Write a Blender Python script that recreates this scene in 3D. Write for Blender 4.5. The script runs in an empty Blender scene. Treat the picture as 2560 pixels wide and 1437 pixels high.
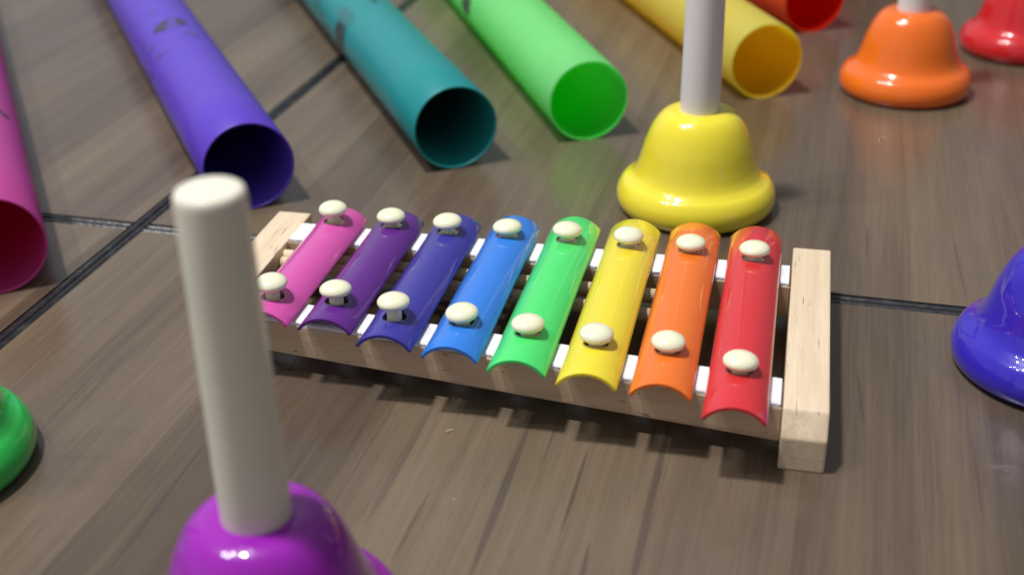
import bpy, bmesh, math, random
from mathutils import Vector, Matrix
random.seed(7)
SC = bpy.context.scene
COL = SC.collection
PI = math.pi

# ------------------------------------------------------------------ camera
F_PX, PITCH, ROLL, CAM_H = 3119.9, 0.49304, -0.02314, 0.23196
cd = bpy.data.cameras.new('camera')
cam = bpy.data.objects.new('camera', cd)
COL.objects.link(cam)
cd.sensor_fit = 'HORIZONTAL'
cd.sensor_width = 36.0
cd.lens = 36.0 * F_PX / 2560.0
cd.clip_start, cd.clip_end = 0.005, 100.0
fw = Vector((0, math.cos(PITCH), -math.sin(PITCH)))
rt = Vector((1, 0, 0))
up = rt.cross(fw)
c_, s_ = math.cos(ROLL), math.sin(ROLL)
rt, up = c_ * rt + s_ * up, -s_ * rt + c_ * up
cam.matrix_world = Matrix(((rt.x, up.x, -fw.x, 0), (rt.y, up.y, -fw.y, 0), (rt.z, up.z, -fw.z, CAM_H), (0, 0, 0, 1)))
cd.dof.use_dof = True
cd.dof.focus_distance = 0.435
cd.dof.aperture_fstop = 8.2
cd.dof.aperture_blades = 7
SC.camera = cam

# ------------------------------------------------------------------ world, lamps, exposure
w = bpy.data.worlds.new('World')
SC.world = w
w.use_nodes = True
wt = w.node_tree
bg = wt.nodes['Background']
tc = wt.nodes.new('ShaderNodeTexCoord')
sx_ = wt.nodes.new('ShaderNodeSeparateXYZ')
wt.links.new(tc.outputs['Generated'], sx_.inputs[0])
def wn(op, a, b=0.0, cl=False):
    x = wt.nodes.new('ShaderNodeMath'); x.operation = op; x.use_clamp = cl
    for k, v in enumerate((a, b)):
        if isinstance(v, bpy.types.NodeSocket):
            wt.links.new(v, x.inputs[k])
        else:
            x.inputs[k].default_value = v
    return x.outputs[0]
# an indoor room: dim walls, a soft glow added at the front left as side fill, paler ceiling with darker and lighter panels
dirx, diry, dirz = sx_.outputs[0], sx_.outputs[1], sx_.outputs[2]
side = wn('ADD', wn('MULTIPLY', dirx, -0.75), wn('MULTIPLY', diry, -0.55))
side = wn('POWER', wn('MAXIMUM', side, 0.0), 2.0)
wall = wn('MULTIPLY', wn('MULTIPLY', side, 0.60), wn('SUBTRACT', 1.0, wn('ABSOLUTE', wn('MULTIPLY', dirz, 0.9))))
ceil = wn('MULTIPLY', wn('MAXIMUM', dirz, 0.0), 0.30)
ck = wt.nodes.new('ShaderNodeTexBrick')
mp = wt.nodes.new('ShaderNodeMapping')
pj = wt.nodes.new('ShaderNodeCombineXYZ')
dz_ = wn('MAXIMUM', wn('ABSOLUTE', dirz), 0.12)
wt.links.new(wn('DIVIDE', dirx, dz_), pj.inputs[0]); wt.links.new(wn('DIVIDE', diry, dz_), pj.inputs[1])
wt.links.new(pj.outputs[0], mp.inputs[0])
mp.inputs['Rotation'].default_value = (0, 0, 0.5)
wt.links.new(mp.outputs[0], ck.inputs['Vector'])
ck.inputs['Color1'].default_value = (1.25, 1.25, 1.25, 1); ck.inputs['Color2'].default_value = (0.75, 0.75, 0.75, 1)
ck.inputs['Mortar'].default_value = (0.35, 0.35, 0.35, 1)
ck.inputs['Scale'].default_value = 1.6; ck.inputs['Mortar Size'].default_value = 0.03
far = wn('ADD', wn('ADD', wn('MULTIPLY', dirx, -0.50), wn('MULTIPLY', diry, 0.76)), wn('MULTIPLY', dirz, 0.41))
far = wn('MULTIPLY', wn('POWER', wn('MAXIMUM', far, 0.0), 7.0), 0.38)      # a lit wall at the far left
tot = wn('ADD', wn('MULTIPLY', ceil, ck.outputs['Color']), wn('ADD', wn('ADD', wall, far), 0.085))
tint = wt.nodes.new('ShaderNodeVectorMath'); tint.operation = 'SCALE'
tint.inputs[0].default_value = (0.95, 0.98, 1.04)
wt.links.new(tot, tint.inputs['Scale'])
wt.links.new(tint.outputs[0], bg.inputs[0])
bg.inputs[1].default_value = 1.0

def lamp(name, loc, size, power, color=(1.0, 0.985, 0.955)):
    l = bpy.data.lights.new(name, 'AREA')
    l.shape = 'DISK'
    l.size = size
    l.energy = power
    l.color = color
    o = bpy.data.objects.new(name, l)
    o.location = loc
    d = Vector((0.03, 0.5, 0)) - Vector(loc)
    o.rotation_euler = d.to_track_quat('-Z', 'Y').to_euler()
    COL.objects.link(o)
    return o

lamp('ceiling_lamp', (-0.60, 0.31, 2.2), 0.17, 46.0)
lamp('ceiling_lamp', (-1.30, 0.40, 2.2), 0.09, 9.0)
lamp('ceiling_lamp', (-1.18, 0.12, 2.2), 0.09, 7.0)
lamp('ceiling_lamp', (-0.95, 0.50, 2.3), 0.09, 4.0)

SC.view_settings.view_transform = 'Standard'
SC.view_settings.look = 'None'
SC.view_settings.gamma = 1.0
SC.view_settings.exposure = 0.0
SC.cycles.use_denoising = True
SC.cycles.max_bounces = 10
SC.cycles.diffuse_bounces = 6

# ------------------------------------------------------------------ node helpers
def lin(r, g, b):
    f = lambda c: (c / 255 / 12.92) if c / 255 <= 0.04045 else ((c / 255 + 0.055) / 1.055) ** 2.4
    return (f(r), f(g), f(b), 1.0)

class NT:
    def __init__(s, name):
        s.m = bpy.data.materials.new(name)
        s.m.use_nodes = True
        s.t = s.m.node_tree
        s.b = s.t.nodes['Principled BSDF']
    def n(s, typ, **kw):
        x = s.t.nodes.new(typ)
        for k, v in kw.items():
            setattr(x, k, v)
        return x
    def link(s, a, b):
        s.t.links.new(a, b)
    def val(s, sock, v):
        if isinstance(v, bpy.types.NodeSocket):
            s.link(v, sock)
        else:
            sock.default_value = v
    def math(s, op, a, b=0.0, c=None, clamp=False):
        x = s.n('ShaderNodeMath', operation=op)
        x.use_clamp = clamp
        s.val(x.inputs[0], a)
        s.val(x.inputs[1], b)
        if c is not None:
            s.val(x.inputs[2], c)
        return x.outputs[0]
    def mix(s, f, a, b, mode='MIX'):
        x = s.n('ShaderNodeMix', data_type='RGBA', blend_type=mode)
        s.val(x.inputs[0], f)
        s.val(x.inputs[6], a)
        s.val(x.inputs[7], b)
        return x.outputs[2]
    def coord(s, which='Object'):
        return s.n('ShaderNodeTexCoord').outputs[which]
    def mapping(s, vec, scale=(1, 1, 1), loc=(0, 0, 0)):
        x = s.n('ShaderNodeMapping')
        s.link(vec, x.inputs[0])
        x.inputs['Scale'].default_value = scale
        x.inputs['Location'].default_value = loc
        return x.outputs[0]
    def noise(s, vec, scale, detail=3.0, rough=0.55, dist=0.0):
        x = s.n('ShaderNodeTexNoise')
        s.link(vec, x.inputs['Vector'])
        x.inputs['Scale'].default_value = scale
        x.inputs['Detail'].default_value = detail
        x.inputs['Roughness'].default_value = rough
        x.inputs['Distortion'].default_value = dist
        return x.outputs['Fac']
    def ramp(s, fac, stops):
        x = s.n('ShaderNodeValToRGB')
        e = x.color_ramp.elements
        while len(e) < len(stops):
            e.new(0.5)
        for i, (p, c) in enumerate(stops):
            e[i].position = p
            e[i].color = c if len(c) == 4 else (*c, 1)
        s.link(fac, x.inputs[0])
        return x.outputs[0]
    def smooth(s, v, a, b):
        x = s.n('ShaderNodeMapRange', interpolation_type='SMOOTHSTEP')
        s.val(x.inputs[0], v)
        x.inputs[1].default_value, x.inputs[2].default_value = a, b
        return x.outputs[0]
    def bump(s, h, strength, dist):
        x = s.n('ShaderNodeBump')
        x.inputs['Strength'].default_value = strength
        x.inputs['Distance'].default_value = dist
        s.link(h, x.inputs['Height'])
        s.link(x.outputs[0], s.b.inputs['Normal'])

def glossy_paint(name, rgb, rough=0.22, coat=0.6, spec=0.5, wob=0.06, vary=0.10):
    N = NT(name)
    co = N.coord()
    f = N.noise(co, 60, 3)
    c = tuple(rgb)
    d = tuple(x * (1 - vary) for x in rgb[:3]) + (1,)
    N.val(N.b.inputs['Base Color'], N.mix(f, d, c))
    N.val(N.b.inputs['Roughness'], N.math('MULTIPLY_ADD', N.noise(co, 220, 3), 0.12, rough - 0.06))
    N.b.inputs['Specular IOR Level'].default_value = spec
    N.b.inputs['Coat Weight'].default_value = coat
    N.b.inputs['Coat Roughness'].default_value = 0.02
    N.bump(N.noise(co, 130, 2), wob, 0.002)
    return N.m

def tube_plastic(name, rgb, trans, trans_rgb=None):
    N = NT(name)
    co = N.coord()
    f = N.noise(co, 35, 4)
    d = tuple(x * 0.92 for x in rgb[:3]) + (1,)
    N.val(N.b.inputs['Base Color'], N.mix(f, d, rgb))
    N.val(N.b.inputs['Roughness'], N.math('MULTIPLY_ADD', N.noise(co, 90, 3), 0.16, 0.26))
    N.b.inputs['Specular IOR Level'].default_value = 0.35
    N.bump(N.noise(co, 400, 2), 0.02, 0.001)
    out = N.t.nodes['Material Output']
    tr = N.n('ShaderNodeBsdfTranslucent')
    N.val(tr.inputs[0], trans_rgb or rgb)
    mx = N.n('ShaderNodeMixShader')
    mx.inputs[0].default_value = trans
    N.link(N.b.outputs[0], mx.inputs[1])
    N.link(tr.outputs[0], mx.inputs[2])
    N.link(mx.outputs[0], out.inputs[0])
    return N.m

def pine(name, axis, base=(0.73, 0.60, 0.44), dark=(0.46, 0.32, 0.19)):
    """pale raw pine, grain along local axis 0 or 1"""
    N = NT(name)
    co = N.coord()
    sc = (9, 120, 120) if axis == 0 else (120, 9, 120)
    sc2 = (35, 900, 900) if axis == 0 else (900, 35, 900)
    sc3 = (60, 1300, 700) if axis == 0 else (1300, 60, 700)
    g1 = N.noise(N.mapping(co, sc), 1.0, 4, 0.6, 0.6)
    g2 = N.noise(N.mapping(co, sc2), 1.0, 3, 0.6)
    g3 = N.noise(N.mapping(co, sc3, (3.1, 1.7, 0.4)), 1.0, 2, 0.5)
    c1 = N.mix(N.smooth(g1, 0.30, 0.72), (*base, 1), tuple(b * 0.6 + d * 0.4 for b, d in zip(base, dark)) + (1,))
    c2 = N.mix(N.math('MULTIPLY', N.smooth(g2, 0.45, 0.75), 0.28), c1, (*dark, 1))
    c3 = N.mix(N.math('MULTIPLY', N.smooth(g3, 0.67, 0.74), 0.75), c2, (0.16, 0.085, 0.05, 1))
    N.val(N.b.inputs['Base Color'], c3)
    N.b.inputs['Roughness'].default_value = 0.62
    N.b.inputs['Specular IOR Level'].default_value = 0.3
    N.bump(g2, 0.15, 0.0006)
    return N.m

def simple(name, rgb, rough, spec=0.5, bump=None, vary=0.1, coat=0.0, sss=0.0):
    N = NT(name)
    co = N.coord()
    f = N.noise(co, 80, 3)
    N.val(N.b.inputs['Base Color'], N.mix(f, tuple(x * (1 - vary) for x in rgb[:3]) + (1,), rgb))
    N.b.inputs['Roughness'].default_value = rough
    N.b.inputs['Specular IOR Level'].default_value = spec
    N.b.inputs['Coat Weight'].default_value = coat
    N.b.inputs['Coat Roughness'].default_value = 0.06
    if sss:
        N.b.inputs['Subsurface Weight'].default_value = sss
        N.b.inputs['Subsurface Radius'].default_value = (0.004, 0.003, 0.002)
        N.b.inputs['Subsurface Scale'].default_value = 1.0
    if bump:
        N.bump(N.noise(co, bump[0], 3), bump[1], 0.001)
    return N.m

# ------------------------------------------------------------------ floor
GX, GY, GYAW = -0.16304, 0.49589, -0.26864
TILE, GAP = 0.53, 0.0080

def floor_material():
    N = NT('laminate_wood')
    co = N.coord()
    sp = N.n('ShaderNodeSeparateXYZ')
    N.link(co, sp.inputs[0])
    X, Y = sp.outputs[0], sp.outputs[1]
    tx = N.math('FLOOR', N.math('DIVIDE', X, TILE))
    ty = N.math('FLOOR', N.math('DIVIDE', Y, TILE))
    tid = N.math('MULTIPLY_ADD', tx, 3.71, N.math('MULTIPLY', ty, 7.13))
    cx = N.n('ShaderNodeCombineXYZ')
    N.link(X, cx.inputs[0]); N.link(Y, cx.inputs[1]); N.link(tid, cx.inputs[2])
    v = cx.outputs[0]
    # sideways waver of the grain
    wob = N.math('MULTIPLY', N.math('SUBTRACT', N.noise(N.mapping(v, (14, 4, 1)), 1.0, 2), 0.5), 0.008)
    Xw = N.math('ADD', X, wob)
    cw = N.n('ShaderNodeCombineXYZ')
    N.link(Xw, cw.inputs[0]); N.link(Y, cw.inputs[1]); N.link(tid, cw.inputs[2])
    vw = cw.outputs[0]
    broad = N.noise(N.mapping(vw, (26, 2.2, 1)), 1.0, 3, 0.55)
    mid = N.noise(N.mapping(vw, (120, 3.5, 1), (4, 2, 0)), 1.0, 4, 0.62)
    fine = N.noise(N.mapping(vw, (620, 16, 1), (1, 7, 0)), 1.0, 3, 0.65)
    pore = N.noise(N.mapping(vw, (1500, 60, 1), (9, 3, 0)), 1.0, 2, 0.6)
    blot = N.noise(N.mapping(v, (20, 14, 1), (2, 5, 0)), 1.0, 4, 0.6)
    # printed strips: random tone per strip
    st = N.n('ShaderNodeTexWhiteNoise', noise_dimensions='2D')
    sx = N.math('FLOOR', N.math('DIVIDE', N.math('ADD', Xw, 0.0105), 0.0335))
    cs = N.n('ShaderNodeCombineXYZ')
    N.link(sx, cs.inputs[0]); N.link(tid, cs.inputs[1])
    N.link(cs.outputs[0], st.inputs['Vector'])
    tone = st.outputs['Value']
    f = N.math('MULTIPLY_ADD', broad, 0.62, N.math('MULTIPLY', mid, 0.38))
    f = N.math('MULTIPLY_ADD', N.math('SUBTRACT', tone, 0.5), 0.20, f)
    f = N.math('MULTIPLY_ADD', N.math('SUBTRACT', fine, 0.5), 0.30, f)
    colr = N.ramp(f, [(0.20, (0.056, 0.039, 0.030)), (0.40, (0.094, 0.068, 0.048)), (0.54, (0.129, 0.095, 0.065)), (0.76, (0.178, 0.136, 0.092))])
    # greyish-violet cast in patches
    colr = N.mix(N.math('MULTIPLY', N.smooth(blot, 0.48, 0.72), 0.35), colr, (0.100, 0.078, 0.074, 1))
    # dark pores and hair-thin cracks
    colr = N.mix(N.math('MULTIPLY', N.smooth(pore, 0.58, 0.74), 0.34), colr, (0.06, 0.042, 0.034, 1))
    crack = N.noise(N.mapping(vw, (300, 6.5, 1), (11, 3, 0)), 1.0, 1, 0.5)
    colr = N.mix(N.math('MULTIPLY', N.smooth(crack, 0.725, 0.765), 0.40), colr, (0.045, 0.033, 0.032, 1))
    # lint and dust specks
    vo = N.n('ShaderNodeTexVoronoi')
    N.link(v, vo.inputs['Vector']); vo.inputs['Scale'].default_value = 120
    sel = N.n('ShaderNodeSeparateColor'); N.link(vo.outputs['Color'], sel.inputs[0])
    spk = N.math('MULTIPLY', N.math('LESS_THAN', vo.outputs['Distance'], 0.055), N.math('GREATER_THAN', sel.outputs[0], 0.90))
    colr = N.mix(N.math('MULTIPLY', spk, 0.6), colr, (0.38, 0.36, 0.33, 1))
    # the printed dark checks that show in this board
    S = [(0.2251, 0.2258, -0.114, -0.163, 0.0008, 0.85), (0.2475, 0.2498, -0.088, -0.20, 0.0014, 0.65),
         (0.2035, 0.2058, -0.100, -0.19, 0.0015, 0.65), (0.0470, 0.0477, -0.106, -0.149, 0.0006, 0.7),
         (0.1049, 0.1072, -0.140, -0.215, 0.0010, 0.6), (0.2346, 0.2358, -0.160, -0.185, 0.0008, 0.7),
         (0.3081, 0.3085, 0.070, 0.034, 0.0008, 0.6), (0.3425, 0.3457, 0.070, 0.004, 0.0007, 0.5),
         (0.3063, 0.3090, -0.048, -0.086, 0.0008, 0.6), (0.1830, 0.1825, -0.147, -0.184, 0.0009, 0.55),
         (0.1281, 0.1284, -0.087, -0.105, 0.0006, 0.6), (0.1694, 0.1695, -0.100, -0.17, 0.0016, 0.45),
         (0.3421, 0.3431, -0.083, -0.13, 0.0008, 0.5), (0.0508, 0.0510, -0.092, -0.118, 0.0006, 0.5)]
    for x0, x1, y0, y1, wd, amt in S:
        k = (x1 - x0) / (y1 - y0)
        cxn = N.math('MULTIPLY_ADD', N.math('SUBTRACT', Y, y0), k, x0)
        jit = N.math('MULTIPLY', N.math('SUBTRACT', fine, 0.5), 0.0012)
        d = N.math('ABSOLUTE', N.math('ADD', N.math('SUBTRACT', X, cxn), jit))
        ym = (y0 + y1) / 2; hl = abs(y1 - y0) / 2
        tt = N.math('DIVIDE', N.math('ABSOLUTE', N.math('SUBTRACT', Y, ym)), hl)
        width = N.math('MULTIPLY', N.math('SUBTRACT', 1.0, N.math('POWER', tt, 2.5)), wd)
        q = N.math('SUBTRACT', width, d)
        N_ = N.smooth(q, -0.0002, 0.0006)
        colr = N.mix(N.math('MULTIPLY', N_, amt * 0.72), colr, (0.040, 0.030, 0.033, 1))
    N.val(N.b.inputs['Base Color'], colr)
    N.val(N.b.inputs['Roughness'], N.math('MULTIPLY_ADD', fine, 0.14, 0.17))
    N.b.inputs['Specular IOR Level'].default_value = 0.5
    N.bump(N.math('MULTIPLY_ADD', pore, 0.5, N.math('MULTIPLY', fine, 0.5)), 0.12, 0.0006)
    return N.m

def joint_material():
    N = NT('black_joint_strip')
    co = N.coord()
    f = N.noise(co, 150, 4, 0.6)
    N.val(N.b.inputs['Base Color'], N.mix(N.smooth(f, 0.45, 0.75), (0.018, 0.019, 0.022, 1), (0.052, 0.052, 0.057, 1)))
    N.b.inputs['Roughness'].default_value = 0.27
    N.bump(N.noise(co, 300, 3), 0.2, 0.001)
    return N.m

def link_mesh(name, me, mat, parent=None, smooth=False):
    o = bpy.data.objects.new(name, me)
    if mat:
        me.materials.append(mat)
    COL.objects.link(o)
    if parent:
        o.parent = parent
    if smooth:
        for p in me.polygons:
            p.use_smooth = True
    return o

def from_bm(name, bm, mat, parent=None, smooth=False):
    bmesh.ops.recalc_face_normals(bm, faces=bm.faces)
    me = bpy.data.meshes.new(name)
    bm.to_mesh(me)
    bm.free()
    return link_mesh(name, me, mat, parent, smooth)

NR = 4
bm = bmesh.new()
for i in range(-NR, NR):
    for j in range(-NR, NR):
        x0, x1 = i * TILE + GAP / 2, (i + 1) * TILE - GAP / 2
        y0, y1 = j * TILE + GAP / 2, (j + 1) * TILE - GAP / 2
        bm.faces.new([bm.verts.new((x, y, 0)) for x, y in ((x0, y0), (x1, y0), (x1, y1), (x0, y1))])
fl = from_bm('floor', bm, floor_material())
fl.location = (GX, GY, 0); fl.rotation_euler = (0, 0, GYAW)
fl['kind'] = 'structure'
PROF = [(-GAP / 2, 0.0), (-0.0037, -0.0012), (-0.0033, -0.0003), (-0.0026, 0.0002), (-0.0014, 0.0002), (-0.0006, -0.0003), (0.0, -0.0014), (0.0005, -0.0003), (0.0012, 0.0002), (0.0020, 0.0002), (0.0032, -0.0006), (0.0036, -0.0014), (GAP / 2, 0.0)]
bm = bmesh.new()
def strip(x_axis, c, a, b):
    rows = []
    for t in (a, b):
        rows.append([bm.verts.new((t, c + p, z) if x_axis else (c + p, t, z)) for p, z in PROF])
    for k in range(len(PROF) - 1):
        bm.faces.new((rows[0][k], rows[0][k + 1], rows[1][k + 1], rows[1][k]))
L = NR * TILE
for i in range(-NR, NR + 1):
    strip(False, i * TILE, -L, L)
    for j in range(-NR, NR):
        strip(True, i * TILE, j * TILE + GAP / 2, (j + 1) * TILE - GAP / 2)
fj = from_bm('floor_joints', bm, joint_material())
fj.location = (GX, GY, 0); fj.rotation_euler = (0, 0, GYAW)
fj['kind'] = 'structure'

# ------------------------------------------------------------------ object helpers
def thing(name, label, cat, loc, rz=0.0, group=None):
    o = bpy.data.objects.new(name, None)
    o.empty_display_size = 0.02
    COL.objects.link(o)
    o.location = loc
    o.rotation_euler = (0, 0, rz)
    o['label'] = label
    o['category'] = cat
    if group:
        o['group'] = group
    return o

def lathe(bm, prof, seg=96, cx=0.0, cy=0.0):
    rings = []
    for r, z in prof:
        if r < 1e-6:
            rings.append([bm.verts.new((cx, cy, z))])
        else:
            rings.append([bm.verts.new((cx + r * math.cos(2 * PI * k / seg), cy + r * math.sin(2 * PI * k / seg), z)) for k in range(seg)])
    for a, b in zip(rings[:-1], rings[1:]):
        for k in range(seg):
            k2 = (k + 1) % seg
            if len(a) == 1:
                bm.faces.new((a[0], b[k], b[k2]))
            elif len(b) == 1:
                bm.faces.new((a[k], b[0], a[k2]))
            else:
                bm.faces.new((a[k], b[k], b[k2], a[k2]))

def spline(pts, n=6):
    out = []
    P = [pts[0]] + list(pts) + [pts[-1]]
    for i in range(1, len(P) - 2):
        p0, p1, p2, p3 = (Vector(P[k]) for k in (i - 1, i, i + 1, i + 2))
        for j in range(n):
            t = j / n
            q = 0.5 * ((2 * p1) + (-p0 + p2) * t + (2 * p0 - 5 * p1 + 4 * p2 - p3) * t * t + (-p0 + 3 * p1 - 3 * p2 + p3) * t ** 3)
            out.append((max(q.x, 0.0), q.y))
    out.append(tuple(pts[-1]))
    return out

# ------------------------------------------------------------------ handbells
BELL_OUT = [(0.0318, 0.0006), (0.0336, 0.0020), (0.03468, 0.0048), (0.0346, 0.0080), (0.0336, 0.0108), (0.0319, 0.0132), (0.0297, 0.0148), (0.0277, 0.0167),
            (0.0261, 0.0197), (0.0247, 0.0240), (0.0230, 0.0300), (0.0208, 0.0358), (0.0183, 0.0403), (0.0156, 0.0432), (0.0126, 0.0446), (0.0100, 0.0449)]
BELL_IN = [(0.0095, 0.0425), (0.014, 0.041), (0.0180, 0.036), (0.0215, 0.027), (0.0240, 0.018), (0.0292, 0.009), (0.0308, 0.0010)]
HANDLE = [(0.0, 0.0430), (0.00845, 0.0430), (0.00850, 0.0448), (0.00846, 0.055), (0.0082, 0.080), (0.00785, 0.110), (0.00768, 0.1268), (0.00755, 0.1280), (0.0072, 0.1288), (0.0066, 0.1292), (0.0055, 0.1293), (0.0, 0.1293)]
bell_me = bpy.data.meshes.new('bell')
bm = bmesh.new()
prof = spline(BELL_OUT, 6)
lathe(bm, [(0.0, 0.0449)] + prof[::-1] + [(0.0310, 0.0006)] + BELL_IN[::-1] + [(0.0, 0.0425)])
bmesh.ops.recalc_face_normals(bm, faces=bm.faces)
for f in bm.faces: f.smooth = True
bm.to_mesh(bell_me); bm.free()
handle_me = bpy.data.meshes.new('handle')
bm = bmesh.new()
lathe(bm, HANDLE, 64)
bmesh.ops.recalc_face_normals(bm, faces=bm.faces)
for f in bm.faces: f.smooth = True
bm.to_mesh(handle_me); bm.free()

M_handle = simple('ivory_handle_plastic', (0.76, 0.72, 0.61, 1), 0.32, 0.45, (300, 0.015), 0.03)
M_handle_white = simple('white_handle_plastic', (0.74, 0.71, 0.72, 1), 0.32, 0.45, (300, 0.015), 0.03)
def bell(label, x, y, rgb, rz, tilt=0.0):
    t = thing('handbell', label, 'handbell', (x, y, 0.0), rz, 'coloured handbells standing on the floor')
    a = bpy.data.objects.new('bell', bell_me.copy())
    a.data.materials.append(glossy_paint('bell_enamel', rgb, 0.30, 1.0, 0.15, 0.04))
    b = bpy.data.objects.new('handle', handle_me.copy())
    b.data.materials.append(M_handle if 'purple' in label else M_handle_white)
    for o in (a, b):
        COL.objects.link(o); o.parent = t
    b.rotation_euler = (tilt, 0, 0)
    return t

bell('yellow enamel handbell with white handle standing behind the toy xylophone', 0.0821, 0.50528, (0.86, 0.72, 0.040, 1), 0.3)
bell('orange enamel handbell between the yellow tube and the red bell', 0.21596, 0.6489, (0.86, 0.160, 0.014, 1), 1.1)
bell('red enamel handbell cut off by the top right corner', 0.3030, 0.7135, (0.60, 0.016, 0.022, 1), 2.0)
bell('deep blue enamel handbell cut off at the right, beside the xylophone end block', 0.1862, 0.3645, (0.034, 0.019, 0.46, 1), 0.7)
bell('purple enamel handbell with tall cream handle, nearest the camera', -0.06221, 0.23761, (0.30, 0.010, 0.40, 1), 1.9)
bell('bright green enamel handbell at the left edge, only its rim in view', -0.1862, 0.3210, (0.022, 0.50, 0.075, 1), 2.6)

# ------------------------------------------------------------------ plastic tubes
TR = 0.0205
TUBES = [
 ('magenta', -0.20149, 0.4364, 0.39691, (0.56, 0.075, 0.36, 1), 0.24, (1.0, 0.04, 0.16, 1), 0.52, 'magenta plastic tube at the left edge with a dark red inside'),
 ('violet', -0.11483, 0.51137, 0.39346, (0.105, 0.052, 0.50, 1), 0.01, None, 0.55, 'violet plastic tube with a worn dark print, behind the cream handle'),
 ('teal', -0.02465, 0.55306, 0.32907, (0.016, 0.245, 0.258, 1), 0.01, None, 0.60, 'teal plastic tube with smudged dark lettering and a dark open end'),
 ('green', 0.04005, 0.5861, 0.24766, (0.34, 0.96, 0.38, 1), 0.52, (0.28, 1.0, 0.30, 1), 0.62, 'light green plastic tube lying between the teal and yellow tubes'),
 ('yellow', 0.13845, 0.64108, 0.23871, (0.94, 0.91, 0.20, 1), 0.60, (1.0, 0.74, 0.05, 1), 0.66, 'pale yellow plastic tube lying behind the white handle of the yellow bell'),
 ('orange', 0.19063, 0.75818, 0.28094, (0.82, 0.13, 0.035, 1), 0.40, (1.0, 0.08, 0.008, 1), 0.70, 'orange plastic tube at the top edge beside the orange bell'),
 ('red', 0.2600, 0.8480, 0.27, (0.62, 0.022, 0.025, 1), 0.15, (0.8, 0.01, 0.01, 1), 0.74, 'red plastic tube at the top edge behind the orange bell'),
]
MARKS = {"violet": [[[0.1689, 2.171], [0.173, 2.084], [0.1757, 1.914], [0.1766, 1.754], [0.1678, 1.848], [0.1641, 1.94], [0.1659, 2.066]], [[0.1756, 1.477], [0.1757, 1.371], [0.1691, 1.295], [0.1655, 1.405], [0.1665, 1.519]], [[0.1766, 1.754], [0.1791, 1.571], [0.177, 1.465], [0.1645, 1.544], [0.1628, 1.708], [0.1635, 1.886]], [[0.1975, 1.985], [0.2014, 1.971], [0.2038, 1.829], [0.2005, 1.818], [0.1957, 1.959]], [[0.149, 1.47], [0.1507, 1.327], [0.1477, 1.163], [0.1409, 1.244], [0.142, 1.319], [0.145, 1.496]], [[0.1563, 2.641], [0.16, 2.637], [0.1562, 2.399], [0.1533, 2.35], [0.1536, 2.503]], [[0.1365, 2.532], [0.1383, 2.483], [0.137, 2.336], [0.1336, 2.179], [0.1308, 2.186], [0.1331, 2.333], [0.1332, 2.48]], [[0.1503, 3.098], [0.1449, 2.985], [0.1366, 2.899], [0.1365, 3.074], [0.1475, 3.18]], [[0.1812, 2.692], [0.1768, 2.629], [0.1657, 2.663], [0.1703, 2.728]]],
 "teal": [[[0.1668, 2.805], [0.1688, 2.884], [0.1677, 3.125], [0.1695, 3.5], [0.1505, 3.24], [0.1492, 2.874], [0.1517, 2.65], [0.1591, 2.701], [0.1644, 2.681]], [[0.1743, 2.499], [0.1693, 2.297], [0.1571, 2.257], [0.1503, 2.276], [0.1464, 2.462], [0.1516, 2.595], [0.1597, 2.683], [0.1682, 2.611]], [[0.2324, 2.903], [0.2178, 2.72], [0.214, 2.877], [0.2057, 2.906], [0.1997, 3.001], [0.2103, 3.137], [0.2207, 3.094], [0.2287, 3.06]], [[0.1616, 1.603], [0.1609, 1.426], [0.1548, 1.5], [0.157, 1.544]], [[0.2233, 3.575], [0.2007, 3.2], [0.1849, 3.15], [0.1836, 3.344], [0.1942, 3.44], [0.2188, 3.69]]],
 "green": [[[0.1921, 2.971], [0.1741, 2.741], [0.1719, 3.18], [0.1854, 3.404]]],
 "magenta": [[[0.1184, 0.945], [0.1147, 0.785], [0.113, 0.665], [0.1087, 0.715], [0.1093, 0.824], [0.1132, 0.96]], [[0.1564, 0.662], [0.1599, 0.562], [0.1569, 0.304], [0.1499, 0.43], [0.1488, 0.657]]]}
SOFT = {('violet', 2), ('violet', 4), ('violet', 7), ('violet', 8), ('violet', 3), ('violet', 5), ('violet', 6), ('magenta', 1), ('teal', 1), ('teal', 2), ('teal', 4)}

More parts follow.
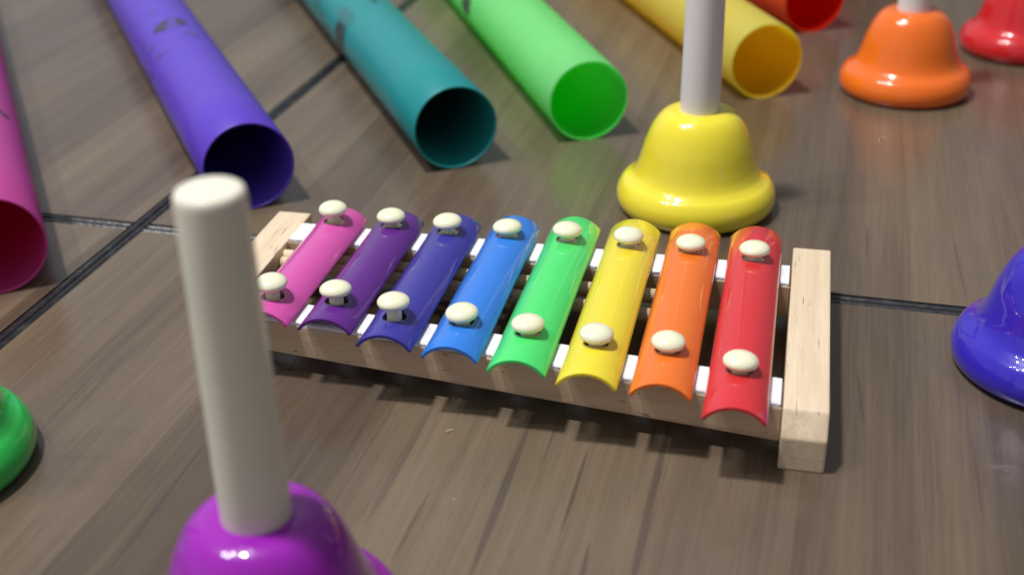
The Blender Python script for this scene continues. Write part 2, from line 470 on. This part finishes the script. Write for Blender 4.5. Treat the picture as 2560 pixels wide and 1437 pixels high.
def tube(nm, x, y, yaw, rgb, trans, trgb, length, label):
    t = thing('plastic_tube', label, 'tube', (x, y, 0.0), yaw, 'coloured plastic tubes lying on the floor')
    bm = bmesh.new()
    seg = 96
    th = 0.0011
    sec = [(TR - 0.0003, 0.0), (TR, 0.0003)] + [(TR, length * k / 12) for k in range(1, 13)] + [(TR - th, length * k / 12) for k in range(12, 0, -1)] + [(TR - th, 0.0003), (TR - th + 0.0003, 0.0)]
    rings = []
    for r, s in sec:
        rings.append([bm.verts.new((r * math.cos(2 * PI * k / seg), s, TR + r * math.sin(2 * PI * k / seg))) for k in range(seg)])
    m = len(rings)
    for i in range(m):
        a, b = rings[i], rings[(i + 1) % m]
        for k in range(seg):
            k2 = (k + 1) % seg
            f = bm.faces.new((a[k], a[k2], b[k2], b[k]))
            f.smooth = True
            f.material_index = 1 if 14 <= i < m - 1 else 0
    sh = from_bm('tube_shell', bm, tube_plastic(nm + '_tube_plastic', rgb, trans), t, True)
    sh.data.materials.append(tube_plastic(nm + '_tube_inner_wall', rgb, min(0.97, trans * 2.4), trgb))
    for i, poly in enumerate(MARKS.get(nm, [])):
        bm = bmesh.new()
        # smooth the outline, then fill and refine in the unrolled plane
        pts = []
        n = len(poly)
        gs = {'violet': 1.22, 'teal': 1.15}.get(nm, 1.0)
        cs_, ca_ = sum(q[0] for q in poly) / n, sum(q[1] for q in poly) / n
        poly = [(cs_ + (q[0] - cs_) * gs, ca_ + (q[1] - ca_) * gs) for q in poly]
        for k in range(n):
            p0, p1, p2, p3 = (Vector(poly[(k + d) % n]) for d in (-1, 0, 1, 2))
            for q in range(4):
                u = q / 4
                pts.append(0.5 * ((2 * p1) + (-p0 + p2) * u + (2 * p0 - 5 * p1 + 4 * p2 - p3) * u * u + (-p0 + 3 * p1 - 3 * p2 + p3) * u ** 3))
        f = bm.faces.new([bm.verts.new((p[1] * TR, p[0], 0)) for p in pts])
        bmesh.ops.triangulate(bm, faces=[f])
        bmesh.ops.subdivide_edges(bm, edges=bm.edges[:], cuts=2, use_grid_fill=True)
        for vv in bm.verts:
            a = vv.co.x / TR
            r = TR + (0.00010 if (nm, i) in SOFT else 0.00022) + 0.000005 * i
            vv.co = Vector((r * math.cos(a), vv.co.y, TR + r * math.sin(a)))
        soft = (nm, i) in SOFT
        from_bm('printed_mark', bm, worn_ink(nm, rgb, soft), t, True)
    return t

INK = {}
def worn_ink(nm, rgb, soft):
    k = (nm, soft)
    if k not in INK:
        N = NT('worn_ink')
        co = N.coord()
        f = N.smooth(N.noise(co, 260, 4, 0.65), 0.38, 0.66)
        base = (0.030, 0.034, 0.034, 1)
        half = tuple(0.55 * c + 0.45 * d for c, d in zip(rgb[:3], (0.06, 0.07, 0.07))) + (1,)
        if soft:
            N.val(N.b.inputs['Base Color'], N.mix(f, half, tuple(0.7 * c + 0.01 for c in rgb[:3]) + (1,)))
        else:
            N.val(N.b.inputs['Base Color'], N.mix(N.math('MULTIPLY', f, 0.4), base, half))
        N.b.inputs['Roughness'].default_value = 0.42
        INK[k] = N.m
    return INK[k]

for a in TUBES:
    tube(*a)

# ------------------------------------------------------------------ toy xylophone
XX, XY, XYAW = 0.11757, 0.46712, -0.23444
xy = thing('toy_xylophone', 'toy xylophone of eight rainbow metal bars on a pale wooden frame', 'xylophone', (XX, XY, 0), XYAW)
BZ = 0.0190
M_block = pine('pine_along_block', 1)
M_rail = pine('pine_along_rail', 0, (0.62, 0.46, 0.31), (0.36, 0.22, 0.13))
M_dowel = pine('pale_dowel_wood', 0, (0.74, 0.62, 0.44), (0.5, 0.36, 0.2))
M_pad = simple('white_felt', (0.80, 0.79, 0.83, 1), 0.95, 0.1, (900, 0.5), 0.06)
M_knob = simple('cream_plastic', (0.82, 0.81, 0.59, 1), 0.18, 0.5, None, 0.02, coat=0.5)

def bevel_bm(bm, w=0.0006, seg=2):
    bmesh.ops.recalc_face_normals(bm, faces=bm.faces)
    es = [e for e in bm.edges if len(e.link_faces) == 2 and e.calc_face_angle(0) > 0.2]
    bmesh.ops.bevel(bm, geom=es, offset=w, segments=seg, profile=0.6, affect='EDGES')

def prism_x(bm, prof, x0, x1):
    a = [bm.verts.new((x0, y, z)) for y, z in prof]
    b = [bm.verts.new((x1, y, z)) for y, z in prof]
    n = len(prof)
    bm.faces.new(a); bm.faces.new(b[::-1])
    for k in range(n):
        bm.faces.new((a[k], b[k], b[(k + 1) % n], a[(k + 1) % n]))

def hexa(bm, corners_bottom, corners_top):
    a = [bm.verts.new(p) for p in corners_bottom]
    b = [bm.verts.new(p) for p in corners_top]
    bm.faces.new(a[::-1]); bm.faces.new(b)
    for k in range(4):
        bm.faces.new((a[k], a[(k + 1) % 4], b[(k + 1) % 4], b[k]))

# local x = -u (to the right), local y = v (away)
def end_block(x0, x1, vf, vb):
    bm = bmesh.new()
    prism_x(bm, [(vf - 0.0050, 0.0), (vf - 0.0050, 0.0116), (vf, BZ), (vb, BZ), (vb + 0.0015, 0.0118), (vb + 0.0015, 0.0)], x0, x1)
    bevel_bm(bm, 0.0007)
    return from_bm('end_block', bm, M_block, xy)
end_block(0.0, 0.0139, -0.1562, -0.0450)
end_block(-0.2066, -0.1927, -0.1280, -0.0490)

nf = lambda u: -0.1560 + 0.118 * u     # near rail, front and back faces
nb = lambda u: -0.1405 + 0.106 * u
ff = lambda u: -0.0770 + 0.010 * u     # far rail
fb = lambda u: -0.0622 + 0.012 * u
RZ0, RZ1, PZ = 0.0066, 0.0186, 0.0203
def rail(f0, f1):
    bm = bmesh.new()
    a, b = 0.0002, 0.1925
    C = lambda z: [(-a, f0(a), z), (-b, f0(b), z), (-b, f1(b), z), (-a, f1(a), z)]
    hexa(bm, C(RZ0), C(RZ1))
    bevel_bm(bm, 0.0004)
    return from_bm('rail', bm, M_rail, xy)
rail(nf, nb)
rail(ff, fb)
U0, SP, HW = 0.01384, 0.02303, 0.00965
for f0, f1 in ((nf, nb), (ff, fb)):
    # one felt strip per rail
    bm = bmesh.new()
    n = 40
    prev = None
    rows = []
    for k in range(n + 1):
        u = 0.0008 + (0.1918 - 0.0008) * k / n
        jf = random.uniform(-0.0003, 0.0003)
        d = 0.0004
        rows.append([bm.verts.new((-u, y, z)) for y, z in ((f0(u) + d + jf, RZ1), (f0(u) + d + jf, PZ - 0.0005), (f0(u) + d + jf + 0.0007, PZ), (f1(u) - d - 0.0007, PZ), (f1(u) - d, PZ - 0.0005), (f1(u) - d, RZ1))])
    for a, b in zip(rows[:-1], rows[1:]):
        for k in range(5):
            bm.faces.new((a[k], b[k], b[k + 1], a[k + 1]))
    bm.faces.new(rows[0]); bm.faces.new(rows[-1][::-1])
    from_bm('felt_strip', bm, M_pad, xy)

def dowel(p, q, r=0.0024):
    bm = bmesh.new()
    p, q = Vector(p), Vector(q)
    d = (q - p).normalized()
    a = d.orthogonal().normalized(); b = d.cross(a)
    rings = []
    for o, rr in ((p, r * 0.7), (p + d * 0.0008, r), (q - d * 0.0008, r), (q, r * 0.7)):
        rings.append([bm.verts.new(o + rr * (math.cos(2 * PI * k / 20) * a + math.sin(2 * PI * k / 20) * b)) for k in range(20)])
    for x, y in zip(rings[:-1], rings[1:]):
        for k in range(20):
            bm.faces.new((x[k], x[(k + 1) % 20], y[(k + 1) % 20], y[k]))
    bm.faces.new(rings[0][::-1]); bm.faces.new(rings[-1])
    o = from_bm('dowel', bm, M_dowel, xy, True)
dowel((-0.040, -0.0855, 0.0150), (-0.1935, -0.0795, 0.0150))
dowel((-0.040, -0.0985, 0.0138), (-0.1935, -0.0832, 0.0138))

ZB, SAG, TH = 0.02166, 0.00504, 0.0011
RA = (HW * HW + SAG * SAG) / (2 * SAG)          # radius of the bar's curve
AM = math.asin(HW / RA)
BARS = [  # colour name, rgb, v near, v far, knob heights
 ('red', (0.62, 0.030, 0.040, 1), -0.17041, -0.04526, 0.0, 0.0004),
 ('orange', (0.80, 0.175, 0.022, 1), -0.16175, -0.04607, -0.0002, -0.0003),
 ('yellow', (0.82, 0.66, 0.040, 1), -0.16029, -0.04718, 0.0001, 0.0007),
 ('green', (0.070, 0.70, 0.165, 1), -0.15692, -0.04898, 0.0, 0.0008),
 ('light_blue', (0.030, 0.20, 0.72, 1), -0.15281, -0.05224, 0.0, 0.0),
 ('indigo', (0.042, 0.036, 0.30, 1), -0.14991, -0.05466, 0.0027, 0.0010),
 ('violet', (0.110, 0.018, 0.23, 1), -0.14335, -0.05578, 0.0014, 0.0004),
 ('pink', (0.62, 0.085, 0.38, 1), -0.14219, -0.05705, 0.0022, 0.0022)]
KN = lambda i: 0.02002 - 0.00114 * i
KF = lambda i: 0.02732 - 0.00229 * i
ZK = 0.0291
KV = 0.0024
cutters = []
def bar_mesh(xc, vn, vf, holes, mat):
    bm = bmesh.new()
    na, nv = 20, 10
    def ring(r, y):
        zc = ZB + SAG - RA
        return [bm.verts.new((xc + r * math.sin(a), y, zc + r * math.cos(a))) for a in [-AM + 2 * AM * k / na for k in range(na + 1)]]
    O = [ring(RA, vn + (vf - vn) * j / nv) for j in range(nv + 1)]
    I = [ring(RA - TH, vn + (vf - vn) * j / nv) for j in range(nv + 1)]
    for j in range(nv):
        for k in range(na):
            bm.faces.new((O[j][k], O[j][k + 1], O[j + 1][k + 1], O[j + 1][k]))
            bm.faces.new((I[j][k], I[j + 1][k], I[j + 1][k + 1], I[j][k + 1]))
        bm.faces.new((O[j][0], O[j + 1][0], I[j + 1][0], I[j][0]))
        bm.faces.new((O[j][na], I[j][na], I[j + 1][na], O[j + 1][na]))
    for k in range(na):
        bm.faces.new((O[0][k], I[0][k], I[0][k + 1], O[0][k + 1]))
        bm.faces.new((O[nv][k], O[nv][k + 1], I[nv][k + 1], I[nv][k]))
    bmesh.ops.recalc_face_normals(bm, faces=bm.faces)
    me = bpy.data.meshes.new('metal_bar')
    bm.to_mesh(me); bm.free()
    # drill the two screw holes
    tmp = bpy.data.objects.new('tmp', me)
    COL.objects.link(tmp)
    cb = bmesh.new()
    for hx, hy in holes:
        bmesh.ops.create_cone(cb, cap_ends=True, segments=28, radius1=0.0041, radius2=0.0041, depth=0.03, matrix=Matrix.Translation((hx, hy, ZB)))
    cm = bpy.data.meshes.new('tmpc')
    cb.to_mesh(cm); cb.free()
    co = bpy.data.objects.new('tmpc', cm)
    COL.objects.link(co)
    md = tmp.modifiers.new('b', 'BOOLEAN')
    md.operation = 'DIFFERENCE'; md.object = co; md.solver = 'EXACT'
    bv = tmp.modifiers.new('v', 'BEVEL')
    bv.width = 0.00035; bv.segments = 2; bv.limit_method = 'ANGLE'; bv.angle_limit = 0.7
    dg = bpy.context.evaluated_depsgraph_get()
    out = bpy.data.meshes.new_from_object(tmp.evaluated_get(dg))
    bpy.data.objects.remove(tmp); bpy.data.objects.remove(co)
    out.materials.clear()
    o = link_mesh('metal_bar', out, mat, xy)
    for p in out.polygons:
        p.use_smooth = True
    try:
        out.set_sharp_from_angle(angle=0.6)
    except Exception:
        pass
    return o

for i, (nm, rgb, vn, vf, dn, df) in enumerate(BARS):
    xc = -(U0 + i * SP)
    kn, kf = vn + KN(i) + KV, vf - KF(i) + KV
    mat = glossy_paint('bar_enamel_' + nm, rgb, 0.30, 1.0, 0.15, 0.03, 0.06)
    bar = bar_mesh(xc, vn, vf, [(xc, kn - 1.2 * dn), (xc, kf - 1.2 * df)], mat)
    bar['label'] = nm.replace('_', ' ') + ' curved metal bar'
    for y, dz in ((kn, dn), (kf, df)):
        bm = bmesh.new()
        R, C = 0.00555, 0.00275
        cap = [(R * math.cos(t), C * (1.05 if t > 0 else 0.85) * math.sin(t)) for t in [PI / 2 - PI * 0.86 * k / 18 for k in range(19)]]
        cap[0] = (0.0, cap[0][1])
        z0 = 0.0
        prof = cap + [(0.0025, -C * 0.82), (0.0024, -0.011 - dz)]
        lathe(bm, prof, 40)
        o = from_bm('knob', bm, M_knob, bar, True)
        o.location = (xc, y - 1.2 * dz, ZK + dz)
        o.rotation_euler = (random.uniform(-.05, .05), random.uniform(-.06, .06), 0)

# ------------------------------------------------------------------ small debris on the floor
bm = bmesh.new()
pts = [(-0.0016, 0.0, 0.0002), (-0.0006, 0.0004, 0.0006), (0.0008, 0.0003, 0.0006), (0.0017, -0.0001, 0.0002), (0.0006, -0.0004, 0.0003), (-0.0008, -0.0003, 0.0003)]
top = [bm.verts.new(p) for p in pts]
bot = [bm.verts.new((x, y, 0.00005)) for x, y, z in pts]
bm.faces.new(top); bm.faces.new(bot[::-1])
for k in range(6):
    bm.faces.new((top[k], bot[k], bot[(k + 1) % 6], top[(k + 1) % 6]))
sl = from_bm('wood_sliver', bm, simple('pale_sliver', (0.30, 0.27, 0.20, 1), 0.7))
sl.location = (-0.0213, 0.3345, 0); sl.rotation_euler = (0, 0, 0.5)
sl['label'] = 'tiny pale sliver lying on the floor in front of the xylophone'
sl['category'] = 'sliver'
